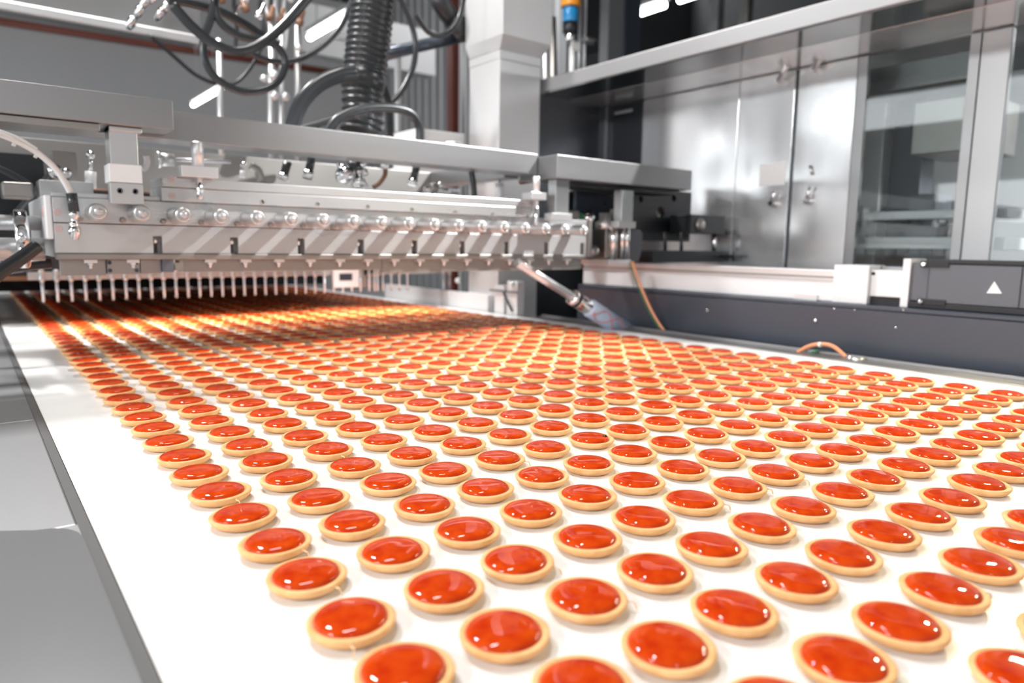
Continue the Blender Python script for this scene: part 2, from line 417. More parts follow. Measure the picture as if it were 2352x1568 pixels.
nm = nip.mesh('nipple'); nm.materials.append(M['alu'])
for k in range(18):
    link('nipple', nm, None, hd, Vector((.0045+k*.0718, YF+.012, 1.1675))-loc0)
# skirt
part('skirt_plate', MB().box(XL+.006, .030, YF+.012, YF+.03, 1.138, 1.168), 'steel_dull', hd, .001)
part('skirt_plate', MB().box(.032, .088, YF+.008, YF+.03, 1.140, 1.168), 'steel_dull', hd, .001)
part('skirt_plate', MB().box(.090, .128, YF+.012, YF+.03, 1.140, 1.168), 'steel_dull', hd, .001)
part('skirt_plate', MB().box(.170, .62, YF+.014, YF+.03, 1.142, 1.168), 'steel_dull', hd, .001)
part('skirt_plate', MB().box(.622, 1.29, YF+.016, YF+.03, 1.135, 1.168), 'steel_dull', hd, .001)
part('clamp_block', MB().box(.128, .148, YF-.002, YF+.03, 1.143, 1.168), 'grey_box', hd, .001)
part('clamp_block', MB().box(.150, .168, YF+.002, YF+.03, 1.146, 1.168), 'steel_dull', hd, .001)
for sx in (.036, .082):
    for sz in (1.162, 1.147):
        part('screw', MB().turned((sx, YF+.0085, sz), (0, -1, 0), [(.0038, 0), (.0038, .0025), (.0015, .003)], 12), 'black_blue', hd)
# manifold on top
part('manifold', MB().box(.131, 1.075, YF-.012, YF+.10, 1.2825, 1.309), 'steel_head', hd, .0015)
part('manifold_lid', MB().box(.133, 1.075, YF-.012, YF+.10, 1.310, 1.3285), 'steel_head', hd, .0015)
for u, v in ((603, 463), (730, 468), (845, 474), (946, 480), (1045, 486), (1131, 491), (1212, 497)):
    q = ony(u, v, YF-.012)
    part('screw', MB().turned((q.x, YF-.0115, q.z), (0, -1, 0), [(.0045, 0), (.0045, .002), (.003, .002), (.003, .0005)], 14), 'steel_dull', hd)
# left end: cap plate, stamps, shaft with clamp
part('end_plate', MB().box(XL-.012, XL-.0005, YF+.003, YF+.370, 1.205, 1.285), 'alu_white', hd, .003)
def ring(c, nrm, r, w=.0007):
    return MB().tube([Vector(c)+r*(Vector(nrm[0])*math.cos(a)+Vector(nrm[1])*math.sin(a)) for a in [2*PI*i/20 for i in range(21)]], w, 5)
XZ = ((1, 0, 0), (0, 0, 1)); YZ = ((0, 1, 0), (0, 0, 1))
for u, v, yy in ((132, 487, YF), (135, 525, YF), (394, 412, YF-.012), (395, 449, YF-.012)):
    q = ony(u, v, yy-.0004); mb = ring(q, XZ, .0055); mb.v += ring(q, XZ, .002).v; 
    mb = MB(); r1 = ring(q, XZ, .0055); r2 = ring(q, XZ, .0018); mb.add(r1.v, r1.f, True); mb.add(r2.v, r2.f, True)
    part('ring_stamp', mb, 'stamp', hd)
q = onx(98, 487, XL-.0125); mb = MB(); r1 = ring(q, YZ, .010); r2 = ring(q, YZ, .003); mb.add(r1.v, r1.f, True); mb.add(r2.v, r2.f, True)
part('ring_stamp', mb, 'stamp', hd)
sx0 = XL-.0125
part('feed_pipe', MB().cyl((sx0, YF+.065, 1.186), (-.32, YF+.065, 1.186), .021, 24), 'steel_head', hd)
part('feed_pipe', MB().cyl((sx0, YF+.10, 1.235), (-.32, YF+.10, 1.235), .014, 20), 'alu', hd)
cl = part('pipe_clamp', MB().turned((-.085, YF+.085, 1.205), (-1, 0, 0), [(.030, 0), (.052, 0), (.055, .003), (.055, .019), (.052, .022), (.030, .022)], 32), 'chrome', hd)
part('clamp_screw', MB().turned((-.098, YF+.030, 1.206), (0, -1, 0), [(.007, 0), (.007, .014), (.003, .016)], 12), 'chrome', cl)
part('clamp_screw', MB().turned((-.098, YF+.030, 1.186), (0, -1, 0), [(.007, 0), (.007, .012), (.003, .014)], 12), 'chrome', cl)
part('rear_block', MB().box(-.06, .03, YF+.10, YF+.165, 1.2825, 1.318), 'steel_head', hd, .002)
part('rear_block', MB().box(-.118, -.068, YF+.12, YF+.2, 1.283, 1.312), 'steel_dull', hd, .004)
part('ledge', MB().box(XL, .131, YF+.004, YF+.05, 1.2825, 1.291), 'steel_head', hd, .001)
# right end pieces
part('end_cap', MB().box(XR+.0005, XR+.014, YF-.008, YF+.12, 1.172, 1.285), 'steel_dull', hd, .002)
part('flow_block', MB().box(1.245, 1.31, YF+.05, YF+.12, 1.2825, 1.312), 'steel_dull', hd, .003)
part('wing_nut', MB().turned((XR+.014, YF+.01, 1.190), (1, 0, 0), [(.012, 0), (.020, .01), (.020, .028), (.010, .04)], 10), 'steel_dull', hd)

# gearbox beside the head
gb = thing('gearbox', 'grey gearbox with steel columns at the right end of the depositor head', 'gearbox', (1.42, 1.2, 1.14))
part('left_plate', MB().box(1.352, 1.375, 1.18, 1.27, 1.165, 1.250), 'steel_dark', gb, .002)
part('body', MB().box(1.372, 1.475, 1.12, 1.25, 1.168, 1.258), 'steel_dull', gb, .004)
part('column', MB().cyl((1.402, 1.118, 1.165), (1.402, 1.118, 1.285), .010, 16), 'chrome', gb)
part('column', MB().cyl((1.436, 1.112, 1.170), (1.436, 1.112, 1.290), .007, 16), 'chrome', gb)
part('column', MB().cyl((1.456, 1.112, 1.170), (1.456, 1.112, 1.290), .009, 16), 'chrome', gb)
part('cylinder_top', MB().box(1.425, 1.472, 1.112, 1.16, 1.290, 1.322), 'steel_dull', gb, .003)
part('coupling', MB().turned((1.395, 1.15, 1.258), (0, 0, 1), [(.03, 0), (.03, .02), (.018, .028), (.018, .05)], 20), 'alu', gb)
part('side_cover', MB().prism([(1.476, 1.13, 1.262), (1.535, 1.13, 1.260), (1.548, 1.13, 1.245), (1.548, 1.13, 1.195), (1.535, 1.13, 1.158), (1.476, 1.13, 1.160)], (0, .10, 0)), 'grey_box', gb, .002)
part('base_plate', MB().box(1.38, 1.478, 1.112, 1.24, 1.150, 1.166), 'alu', gb, .001)
part('green_coupler', MB().cyl((1.318, 1.20, 1.292), (1.345, 1.20, 1.292), .014, 16), 'green', gb)
part('coupler_sleeve', MB().turned((1.345, 1.20, 1.292), (1, 0, 0), [(.011, 0), (.011, .02), (.015, .022), (.015, .04)], 16), 'chrome', gb)
part('drip_tray', MB().box(1.19, 1.312, 1.15, 1.25, 1.138, 1.150), 'brown', hd, .002)

# black bracket plates right of head
bk = thing('bracket_plate', 'black slotted bracket plate with round holes under the right beam', 'bracket', (1.62, 1.3, 1.14))
def plate_with_holes(x0, x1, z0, z1, yy, th, holes, seg=20):
    bm = bmesh.new(); P = [(x0, z0), (x1, z0), (x1, z1), (x0, z1)]
    loops = [P]+[[(hx+hr*math.cos(2*PI*k/seg), hz+hr*math.sin(2*PI*k/seg)) for k in range(seg)] for hx, hz, hr in holes]
    edges = []
    for L in loops:
        vs = [bm.verts.new((a, yy, b)) for a, b in L]
        edges += [bm.edges.new((vs[i], vs[(i+1) % len(vs)])) for i in range(len(vs))]
    r = bmesh.ops.triangle_fill(bm, use_beauty=True, edges=edges, use_dissolve=False)
    for fc in [f for f in bm.faces]:
        c = fc.calc_center_median()
        if any((c.x-hx)**2+(c.z-hz)**2 < (hr*.93)**2 for hx, hz, hr in holes): bm.faces.remove(fc)
    ex = bmesh.ops.extrude_face_region(bm, geom=bm.faces[:])
    bmesh.ops.translate(bm, vec=(0, th, 0), verts=[g_ for g_ in ex['geom'] if isinstance(g_, bmesh.types.BMVert)])
    bmesh.ops.recalc_face_normals(bm, faces=bm.faces[:])
    mb = MB(); bm.verts.index_update(); mb.add([v.co[:] for v in bm.verts], [[v.index for v in f.verts] for f in bm.faces]); bm.free(); return mb
YB = 1.235
def bx(u, v): q = ony(u, v, YB); return q.x, q.z
bx0, bz0 = bx(1442, 552); bx1, bz1 = bx(1588, 442); bx1 = bx(1586, 500)[0]
def by(u, v, y): q = ony(u, v, y); return q.x, q.z
h1 = bx(1517, 488); h2 = bx(1548, 455); h3 = bx(1472, 458)
part('main_plate', plate_with_holes(bx0, bx1, bz0, bz1, YB, .03, [(*h1, .020), (*h2, .012), (*h3, .011)]), 'black', bk)
a = by(1588, 492, 1.12); b_ = by(1664, 538, 1.12)
part('arm', MB().box(a[0], b_[0], 1.12, 1.21, b_[1], a[1]), 'black', bk, .002)
part('spacer', MB().box(bx1-.06, bx1-.01, 1.20, YB-.001, b_[1]+.01, a[1]-.01), 'black', bk)
q = by(1608, 517, 1.12)
part('shaft_end', MB().turned((q[0], 1.1195, q[1]), (0, -1, 0), [(.024, 0), (.024, .004), (.008, .01)], 24), 'steel_dull', bk)
q = bx(1545, 512)
part('bearing', MB().turned((q[0], YB-.001, q[1]), (0, -1, 0), [(.014, 0), (.013, .006), (.006, .009)], 18), 'steel_dull', bk)
a = by(1502, 572, 1.12); b_ = by(1664, 602, 1.12)
part('lower_rail', MB().box(a[0], b_[0], 1.12, YB+.02, b_[1], a[1]-.004), 'black', bk, .002)
c_ = by(1700, 590, 1.065); part('rail_tip', MB().box(b_[0]-.03, c_[0], 1.06, 1.119, c_[1]-.003, c_[1]+.006), 'black', bk)
for u in (1528, 1565, 1640):
    q0 = by(u, 584, 1.14); q1 = by(u, 540, 1.14)
    part('pillar', MB().cyl((q0[0], 1.14, q0[1]-.004), (q1[0], 1.14, q1[1]+.01), .006 if u != 1640 else .008, 12), 'black' if u != 1640 else 'chrome', bk)
gs = thing('gusset_plate', 'slate gusset plate with two round holes behind the right hangers', 'bracket', (1.33, 1.36, 1.25))
YG = 1.36
def gx(u, v): q = ony(u, v, YG); return q.x, q.z
g0 = gx(1322, 498); g1 = gx(1408, 446); hA = gx(1355, 492); hB = gx(1390, 469)
part('web', plate_with_holes(g0[0], g1[0], g0[1], g1[1], YG, .012, [(hA[0], hA[1]+.004, .017), (*hB, .009)]), 'black_blue', gs)
part('flange', MB().box(g0[0]-.02, g1[0]+.004, YG-.03, YG+.05, g1[1]+.001, g1[1]+.008), 'alu', gs, .001)
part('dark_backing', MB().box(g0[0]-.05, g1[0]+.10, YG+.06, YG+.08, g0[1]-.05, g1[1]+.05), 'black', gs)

# ------------------------------------------------------------------ carrying frame above the head
fr_ = thing('support_frame', 'brushed steel box beam frame the depositor head hangs from', 'frame', (.55, 1.1, 1.39))
bm_ = 'steel_beam'
part('front_beam', MB().box(-.75, .145, 1.05, 1.131, 1.4105, 1.464), bm_, fr_, .0015)
part('rear_beam', MB().box(-.60, 1.1035, 1.133, 1.215, 1.403, 1.459), bm_, fr_, .0015)
part('right_beam', MB().box(1.105, 1.684, 1.05, 1.215, 1.388, 1.4505), bm_, fr_, .0015)
part('under_flange', MB().box(-.75, .025, 1.06, 1.13, 1.398, 1.4095), 'steel_dull', fr_, .001)
part('under_flange', MB().box(1.20, 1.66, 1.10, 1.2, 1.374, 1.387), 'steel_dark', fr_, .001)
part('dark_opening_sheet', MB().box(-.60, -.02, 1.60, 1.619, 1.20, 1.40), 'black', fr_)  # black sheet standing in for the dark opening at the left
part('cross_beam', MB().box(-.60, 1.10, 1.62, 1.68, 1.33, 1.44), 'steel_dull', fr_, .002)
part('end_beam', MB().box(1.05, 1.1035, 1.216, 1.62, 1.395, 1.44), 'steel_beam', fr_, .002)
part('end_beam', MB().box(-.60, -.54, 1.216, 1.62, 1.395, 1.44), 'steel_beam', fr_, .002)

def hanger(u0, u1, ztop, vb, yy, label, block=True):
    a = ony(u0, vb, yy); b = ony(u1, vb, yy); zt = ztop; zb = a.z
    t = thing('hanger', label, 'bracket', ((a.x+b.x)/2, yy+.03, zb), 'hangers between beam and head')
    x0, x1 = a.x, b.x; H = zt-zb
    part('strap', MB().box(x0+.004, x1-.004, yy+.002, yy+(.05 if block else .035), zb+.002, zt), 'steel_x', t, .001)
    if block:
        part('top_flange', MB().box(x0+.004, x1+.004, yy-.003, yy+.055, zt-.008, zt), 'steel_x', t, .001)
        part('spacer_block', MB().box(x0, x1, yy-.002, yy+.052, zb+H*.28, zb+H*.52), 'alu_white', t, .001)
        part('foot_plate', MB().box(x0, x1, yy-.003, yy+.01, zb, zb+H*.275), 'steel_head', t, .001)
        for f in (.28, .75):
            part('bolt', MB().turned((x0+(x1-x0)*f, yy-.0025, zb+H*.17), (0, -1, 0), [(.005, 0), (.005, .002), (.003, .002), (.003, .0005)], 12), 'steel_dark', t)
    else:
        part('foot_plate', MB().box(x0-.012, x1+.006, yy-.003, yy+.03, zb-.014, zb+.006), 'steel_head', t, .001)
    return t
hanger(255, 330, 1.4095, 467, 1.070, 'bright steel hanger with a white block, below the left beam end')
hanger(1274, 1309, 1.3870, 494, 1.066, 'grey steel hanger just right of the frame corner', False)
hanger(1426, 1456, 1.3730, 512, 1.062, 'grey steel hanger in front of the black bracket plate', False)

def clamp_post(u, vtop, vfl0, vfl1, vbot, hw, r, yy, label):
    c = ony(u, vfl1, yy); zt = ony(u, vtop, yy).z; f0 = ony(u, vfl0, yy).z; f1 = max(c.z, 1.3295); zb = ony(u, vbot, yy).z
    t = thing('clamp_post', label, 'clamp', (c.x, yy, zb), 'clamp posts on the manifold')
    part('flange', MB().box(c.x-hw, c.x+hw, yy-.014, yy+.03, f1, f0), 'alu', t, .001)
    part('post', MB().turned((c.x, yy, f0), (0, 0, 1), [(r, 0), (r, zt-f0-.003), (r*.85, zt-f0)], 12), 'alu', t)
    part('pin', MB().turned((c.x, yy-.003, f1), (0, 0, -1), [(r*.55, 0), (r*.55, (f1-zb)-.004), (r*.4, f1-zb)], 14), 'chrome', t)
clamp_post(456, 326, 383, 408, 458, .034, .0115, 1.095, 'hexagonal clamp post with a square flange near the manifold left end')
clamp_post(1231, 405, 442, 462, 519, .026, .0105, 1.095, 'white clamp post with a square flange near the frame corner')

# fittings seen between beam and manifold
def fitting(name, label, pcs, cat='fitting'):
    c = pcs[0][1]; t = thing(name, label, cat, pcs[0][1].v[0], 'fittings between beam and manifold')
    for n_, mb, m_ in pcs: part(n_, mb, m_, t)
    return t
YV = 1.27
def V(u, v, y=YV): return ony(u, v, y)
vb_ = MB().ball(V(792, 402), .024, 18, 10)
fitting('valve', 'shiny chrome valve cluster standing on the manifold', [
    ('body', vb_, 'chrome'),
    ('bonnet', MB().turned(V(825, 430), (0, 0, 1), [(.018, 0), (.018, .02), (.011, .024), (.011, .05), (.018, .052), (.018, .066)], 18), 'chrome'),
    ('handle', MB().cyl(V(775, 380), V(812, 388), .006, 10), 'chrome'),
    ('black_seal', MB().cyl(V(815, 372), V(815, 392), .019, 16), 'rubber'),
    ('nut', MB().ball(V(836, 396), .012, 12, 8), 'chrome'), ('nut', MB().ball(V(838, 425), .009, 12, 8), 'chrome')], 'valve')
for (u, v0, v1, lab) in ((655, 372, 412, 'black hose nipple on the manifold left of the dark tube'), (952, 378, 425, 'black hose end with a steel ring near the manifold middle'), (712, 352, 410, 'black rubber hose stub leaning under the rear beam')):
    q0, q1 = V(u+6, v0), V(u-6, v1)
    fitting('hose_end', lab, [('hose', MB().cyl(q0, q1+(q0-q1)*.3, .010, 14), 'rubber'), ('ferrule', MB().cyl(q1, q1+(q0-q1)*.3, .0125, 14), 'chrome')], 'hose')
fitting('pipe_elbow', 'steel pipe stub lying behind the left clamp post', [('pipe', MB().cyl(V(362, 366), V(400, 368), .014, 16), 'steel_head'), ('collar', MB().cyl(V(360, 366), V(366, 366), .019, 18), 'chrome'), ('rod', MB().cyl(V(400, 366), V(530, 372), .004, 8), 'alu')], 'pipe')
fitting('proximity_sensor', 'small steel sensor with bright tip behind the manifold left part', [('body', MB().cyl(V(555, 385), V(562, 372), .005, 10), 'chrome'), ('tip', MB().cyl(V(556, 408), V(558, 392), .0065, 12), 'alu_white'), ('curved_cover', MB().tube(pathy([(575, 380), (592, 392), (600, 415)], YV), .010, 10), 'steel_dull')], 'sensor')
fitting('pipe_fitting', 'low steel pipe fitting behind the right part of the manifold', [('pipe', MB().cyl(V(975, 436), V(1050, 440), .010, 14), 'chrome'), ('union', MB().turned(V(985, 432), (1, 0, 0), [(.014, 0), (.016, .006), (.016, .02), (.012, .024)], 12), 'steel_dull'), ('nut', MB().ball(V(1010, 425), .010, 12, 8), 'chrome')], 'pipe')
fitting('brown_hose', 'short brown hose bending behind the chrome valve', [('hose', MB().tube(pathy([(885, 385), (884, 402), (872, 420), (858, 430)], YV), .006, 10), 'brown'), ('cap', MB().cyl(V(884, 372), V(884, 388), .011, 12), 'alu')], 'hose')
fitting('vent_cylinder', 'white upright cylinder near the right end of the manifold', [('barrel', MB().cyl(V(1147, 452), V(1147, 420), .012, 16), 'alu_white'), ('rod', MB().cyl(V(1147, 420), V(1147, 385), .003, 8), 'chrome')], 'cylinder')
fitting('vent_cylinder', 'white upright cylinder left of the white-block hanger', [('barrel', MB().cyl(V(208, 432), V(208, 394), .0105, 16), 'alu_white'), ('rod', MB().cyl(V(208, 394), V(208, 352), .004, 8), 'chrome'), ('nut', MB().ball(V(208, 356), .009, 10, 6), 'chrome')], 'cylinder')
fitting('hook_pipe', 'small white hooked pipe right of the white-block hanger', [('pipe', MB().tube(pathy([(336, 358), (338, 372), (334, 384), (326, 388)], 1.17), .006, 10), 'white_paint')], 'pipe')
fitting('union_block', 'grey union block with bright nuts behind the white cable', [('block', MB().box(V(95, 0).x, V(150, 0).x, YV, YV+.05, V(120, 415).z, V(120, 345).z), 'steel_dull'), ('nut', MB().ball(V(126, 392), .014, 14, 8), 'chrome'), ('nut', MB().ball(V(150, 398), .012, 14, 8), 'chrome')], 'fitting')
t = fitting('tie_rod', 'brown steel tie rod below the frame corner', [('rod', MB().cyl(ony(1195, 418, 1.24), ony(1320, 396, 1.24), .008, 12), 'brown'), ('cap', MB().cyl(ony(1305, 402, 1.2), ony(1335, 402, 1.2), .010, 12), 'steel_head')], 'rod')

# ================================================================== second depositor with nozzles
YN = 2.089
nz = thing('nozzle_bar', 'far row of thin steel nozzles hanging over the belt', 'nozzle bar', (.6, 2.2, 1.02))
part('bar', MB().box(-.04, .905, YN-.012, YN+.03, 1.086, 1.108), 'steel_head', nz, .001)
part('bar', MB().box(1.03, 1.43, YN-.012, YN+.03, 1.086, 1.106), 'steel_head', nz, .001)
part('end_plate', MB().box(.898, 1.000, YN-.03, YN-.012, 1.040, 1.110), 'alu_white', nz, .002, None, 'white end plate with a dark window')
part('window', MB().box(.920, .972, YN-.0315, YN-.0295, 1.066, 1.092), 'black_blue', nz)
part('mount_block', MB().box(1.0, 1.09, YN-.012, YN+.03, 1.035, 1.107), 'steel_dull', nz, .002)
part('end_plate', MB().box(1.30, 1.43, YN-.03, YN-.012, 1.098, 1.112), 'alu_white', nz, .002)
tb = MB().cyl((0, 0, 0), (0, 0, .063), .0042, 10); tm = tb.mesh('nozzle'); tm.materials.append(M['nozzle_steel'])
cm = MB().turned((0, 0, .060), (0, 0, 1), [(.006, 0), (.0075, .003), (.0075, .012), (.005, .024), (.0075, .030), (.0075, .036)], 12).mesh('nozzle_nut'); cm.materials.append(M['alu_satin'])
l0 = worldloc(nz)
xs = [-.0075+k*PX/2 for k in range(31)]+[1.072+k*.0365 for k in range(5)]+[1.39, 1.42]
for x_ in xs:
    o = link('nozzle', tm, None, nz, Vector((x_, YN-.016, 1.020))-l0); link('nozzle_nut', cm, None, o)
hb = thing('hopper_body', 'dark steel hopper housing behind the nozzle row', 'machine', (.6, 2.6, 1.03))
part('housing', MB().box(-.10, 1.03, 2.15, 3.4, 1.097, 1.42), 'steel_dark', hb, .003)
part('gap_dark_sheet', MB().box(-.12, 1.45, 3.43, 3.45, .972, 1.42), 'black', hb)  # black sheet added to keep the gap under the hopper dark
part('underplate', MB().box(-.12, 1.05, 2.14, 3.42, 1.082, 1.096), 'brown', hb, .001)  # low brown plate added to make the dark band and its shadow
part('left_rail', MB().box(-.20, -.121, 2.1, 3.5, 1.0, 1.075), 'steel_dull', hb, .002)
part('foot', MB().box(-.19, -.13, 2.3, 2.36, .954, 1.0), 'steel_dull', hb)
part('foot', MB().box(-.19, -.13, 3.2, 3.26, .954, 1.0), 'steel_dull', hb)
# pale frame to the right of the far belt
pf = thing('guide_stand', 'pale aluminium guide stand beside the far right belt edge', 'stand', (1.45, 2.0, .95))
part('body', MB().box(1.392, 1.418, 1.76, 2.6, .90, 1.015), 'alu_white', pf, .002)
part('upright', MB().box(1.392, 1.425, 1.58, 1.64, .90, 1.075), 'alu_white', pf, .001)
part('upright', MB().box(1.392, 1.425, 1.66, 1.72, .90, 1.055), 'alu_white', pf, .001)
part('knob', MB().ball((1.385, 1.60, 1.066), .010, 12, 8), 'chrome', pf)
part('dark_lever', MB().cyl((1.386, 1.655, 1.03), (1.386, 1.60, .965), .004, 8), 'black', pf)
part('crossbar', MB().cyl((1.386, 1.57, 1.036), (1.386, 1.74, 1.036), .003, 8), 'black_blue', pf)
part('knob', MB().ball((1.40, 1.98, 1.06), .012, 12, 8), 'white_paint', pf)

# ================================================================== square column + duct foot
pc = thing('square_column', 'tall square grey steel column behind the right end of the belt', 'column', (1.52, 1.84, 0))
part('shaft', MB().box(1.421, 1.618, 1.738, 1.935, 0, 1.885), 'steel_col', pc, .003)
part('upper_shaft', MB().prism([(1.421, 1.738, 1.886), (1.618, 1.738, 1.886), (1.618, 1.935, 1.886), (1.421, 1.935, 1.886)], (0, 0, .03)), 'steel_col', pc)
mb = MB(); a = [(1.421, 1.738), (1.618, 1.738), (1.618, 1.935), (1.421, 1.935)]; b = [(1.405, 1.70), (1.64, 1.70), (1.64, 1.94), (1.405, 1.94)]
mb.add([(x, y, 1.916) for x, y in a]+[(x, y, 1.96) for x, y in b]+[(x, y, 2.7) for x, y in b], [(0, 1, 5, 4), (1, 2, 6, 5), (2, 3, 7, 6), (3, 0, 4, 7), (4, 5, 9, 8), (5, 6, 10, 9), (6, 7, 11, 10), (7, 4, 8, 11), (3, 2, 1, 0), (8, 9, 10, 11)])
part('flared_head', mb, 'steel_col', pc, .003)
qa = onx(1075, 300, 1.42)
sd = thing('side_duct', 'white horizontal duct stub at the foot of the square column', 'duct', (1.3, 2.05, 1.4))
part('duct', MB().box(1.20, 1.419, 1.96, 2.15, 1.44, 1.64), 'white_paint', sd, .004)
part('round_cap', MB().turned(ony(1040, 332, 1.9), (0, 0, 1), [(.04, -.02), (.04, .0), (.03, .012), (.001, .014)], 20), 'steel_x', sd)

# ================================================================== right guard cabinet
XA, XB, YE = 1.640, 2.013, 1.767
ZH, ZT = 1.794, 1.847
YR = -.75
XS = 1.80
gc = thing('guard_cabinet', 'large steel guard housing with brushed doors and windows along the right', 'machine housing', (2.0, .6, 0))
part('header_beam', MB().box(XA, XA+.05, YR, YE+.02, ZH, ZT), 'steel_header', gc, .004)
part('top_plate', MB().box(XA+.05, 3.0, YR, YE+.02, ZT-.012, ZT), 'steel_x', gc)
part('soffit_plate', MB().box(XA+.002, XS-.003, YR, YE, ZH-.004, ZH+.004), 'steel_mirror', gc, .001)
part('soffit_plate', MB().box(XS+.003, XB+.02, YR, YE, ZH-.004, ZH+.004), 'steel_door', gc, .001)  # paler steel stands in for the doors' reflection in the soffit
part('end_wall', MB().box(XA-.004, XB+.05, YE, YE+.02, .90, ZH), 'steel_dark', gc, .002)
part('end_post', MB().box(XA-.022, XA-.004, YE-.002, YE+.02, .90, ZT), 'steel_x', gc, .002)
part('corner_strip', MB().box(XB-.020, XB-.002, YE-.02, YE-.001, 1.0, ZH-.006), 'steel_beam', gc, .001)
part('rear_panel', MB().box(XB, XB+.02, 1.565, YE, .95, ZH-.006), 'steel_dark', gc, .001)
part('warning_sticker', MB().box(XB-.002, XB-.0002, 1.62, 1.72, 1.752, 1.764), 'alu', gc)
def door(y0, y1):
    return part('door', MB().box(XB, XB+.022, y1, y0, 1.0, ZH-.008), 'steel_door', gc, .0005)
d1 = door(1.562, 1.118); d2 = door(1.115, .907); d3 = door(.893, .704)
part('door_gap', MB().box(XB+.008, XB+.02, .893, .907, 1.0, ZH-.008), 'steel_dark', gc)
def latch(u, v, par, up=True, col='chrome'):
    q = onx(u, v, XB)
    o = part('door_latch', MB().turned((XB-.0005, q.y, q.z), (-1, 0, 0), [(.012, 0), (.012, .012), (.009, .016), (.009, .024)], 16), col, par)
    p0 = Vector((XB-.018, q.y, q.z)); p1 = p0+Vector((0, -.012, .045)) if up else p0+Vector((-.03, -.045, .035))
    part('lever', MB().cyl(p0, p1, .0055 if up else .009, 10), col, o)
latch(1778, 468, d2); latch(1858, 462, d3)
latch(1796, 186, d2, False, 'alu'); latch(1876, 160, d3, False, 'alu')
q0, q1 = onx(1746, 378, XB), onx(1802, 424, XB)
part('white_mark_and_glare', MB().box(XB-.0015, XB-.0002, q0.y, q1.y, q1.z, q0.z), 'mark_and_glare_white', d2)  # white patch painted for a bright reflection on the door
q = onx(1862, 380, XB); part('hasp', MB().cyl((XB-.006, q.y, q.z), (XB-.006, q.y-.01, q.z-.03), .004, 8), 'chrome', d3)
# window with post
part('window_frame', MB().box(XB, XB+.02, .672, .702, 1.0, ZH-.008), 'steel_beam', gc, .001)
part('window_frame', MB().box(XB-.002, XB+.022, .372, .398, 1.0, ZH-.008), 'steel_beam', gc, .001)
part('glass_pane', MB().box(XB+.006, XB+.011, .399, .671, 1.0, ZH-.008), 'glass', gc)
part('post', MB().box(XB+.002, XB+.03, .302, .371, 1.0, ZH-.008), 'steel_header', gc, .002)
part('glass_pane', MB().box(XB+.006, XB+.011, YR, .300, 1.0, ZH-.008), 'glass', gc)
part('sill', MB().box(XB-.05, XB+.03, YR, YE, .955, 1.0), 'steel_beam', gc, .002)
part('back_wall', MB().box(2.95, 2.98, YR, YE, .0, ZT-.013), 'wall_far', gc)
part('plinth', MB().box(XB-.03, 2.9, YR+.02, YE-.01, 0, .954), 'steel_dark', gc)
# inside the cabinet
im = thing('inner_machine', 'grey machine column with shelves behind the guard window', 'machine', (2.4, .6, .955))
part('light_column', MB().box(2.30, 2.42, .74, .86, .955, 1.70), 'alu_white', im, .003)
part('dark_column', MB().box(2.32, 2.42, .62, .72, .955, 1.72), 'grey_box', im, .003)
part('vent_block', MB().box(2.20, 2.32, .52, .60, .955, 1.38), 'grey_box', im, .003)
part('upper_box', MB().box(2.18, 2.45, .40, .60, 1.50, 1.66), 'steel_dull', im, .004)
part('lower_shelf', MB().box(2.12, 2.6, .30, .85, 1.30, 1.325), 'alu_white', im, .002)
part('lower_shelf', MB().box(2.12, 2.6, .30, .85, 1.21, 1.245), 'alu_white', im, .002)
part('top_duct', MB().box(2.15, 2.7, .25, .80, 1.70, 1.78), 'steel_beam', im, .003)
part('side_panel', MB().box(2.25, 2.29, YR+.03, .20, .955, 1.75), 'alu_white', im, .003)

# ================================================================== blue side panel with linear axis
sp = thing('machine_apron', 'blue-grey painted steel apron standing along the right rail', 'apron', (1.54, .4, .80))
part('panel', MB().box(1.5321, 1.5456, -.75, 1.4092, .80, 1.0601), 'panel_blue', sp, .002)
part('top_lip', MB().box(1.5316, 1.6343, -.75, 1.4092, 1.0606, 1.0716), 'panel_blue', sp, .003)
part('foot', MB().box(1.5509, 1.6134, -.5, -0.4415, 0, 1.0601), 'panel_blue', sp); part('foot', MB().box(1.5509, 1.6134, 1.1641, 1.2267, 0, 1.0601), 'panel_blue', sp)
for u, v in ((1625, 713), (1873, 736), (1917, 708), (1963, 711), (2058, 752), (2075, 712)):
    q = onx(u, v, 1.5321); r = .0055 if u in (1625, 1873) else .003
    part('bolt', MB().turned((1.5316, q.y, q.z), (-1, 0, 0), [(r, 0), (r*.9, r*.5), (r*.3, r*.7)], 12), 'chrome', sp)
ax = thing('linear_axis', 'white and silver linear axis profile lying on the blue-grey apron', 'linear axis', (1.54, .9, 1.077))
part('profile', MB().box(1.5717, 1.6290, 0.4958, 1.4248, 1.0726, 1.1248), 'alu_white', ax, .001)
part('profile_cover', MB().box(1.5665, 1.6290, 0.4958, 1.4248, 1.1253, 1.1519), 'alu', ax, .001)
part('groove', MB().box(1.5660, 1.5717, 0.4958, 1.4248, 1.1310, 1.1362), 'steel_dull', ax)
part('end_block', MB().box(1.5592, 1.6447, 0.4072, 0.4948, 1.0721, 1.1665), 'white_paint', ax, .001, None, 'white end block')
part('coupling_housing', MB().box(1.5717, 1.6343, 0.3301, 0.4067, 1.0924, 1.1560), 'white_paint', ax, .001)
q = onx(2006, 628, 1.5712); part('hole_plug', MB().turned((1.5722, q.y, q.z), (-1, 0, 0), [(.0045, 0), (.0045, .001), (.001, .001)], 14), 'black', ax)
part('flange', MB().box(1.5592, 1.6447, 0.3123, 0.3295, 1.0721, 1.1852), 'white_paint', ax, .001, None, 'white mounting flange')
part('rear_plate', MB().box(1.6186, 1.6760, 0.3405, 0.4051, 1.1164, 1.1644), 'steel_beam', ax)
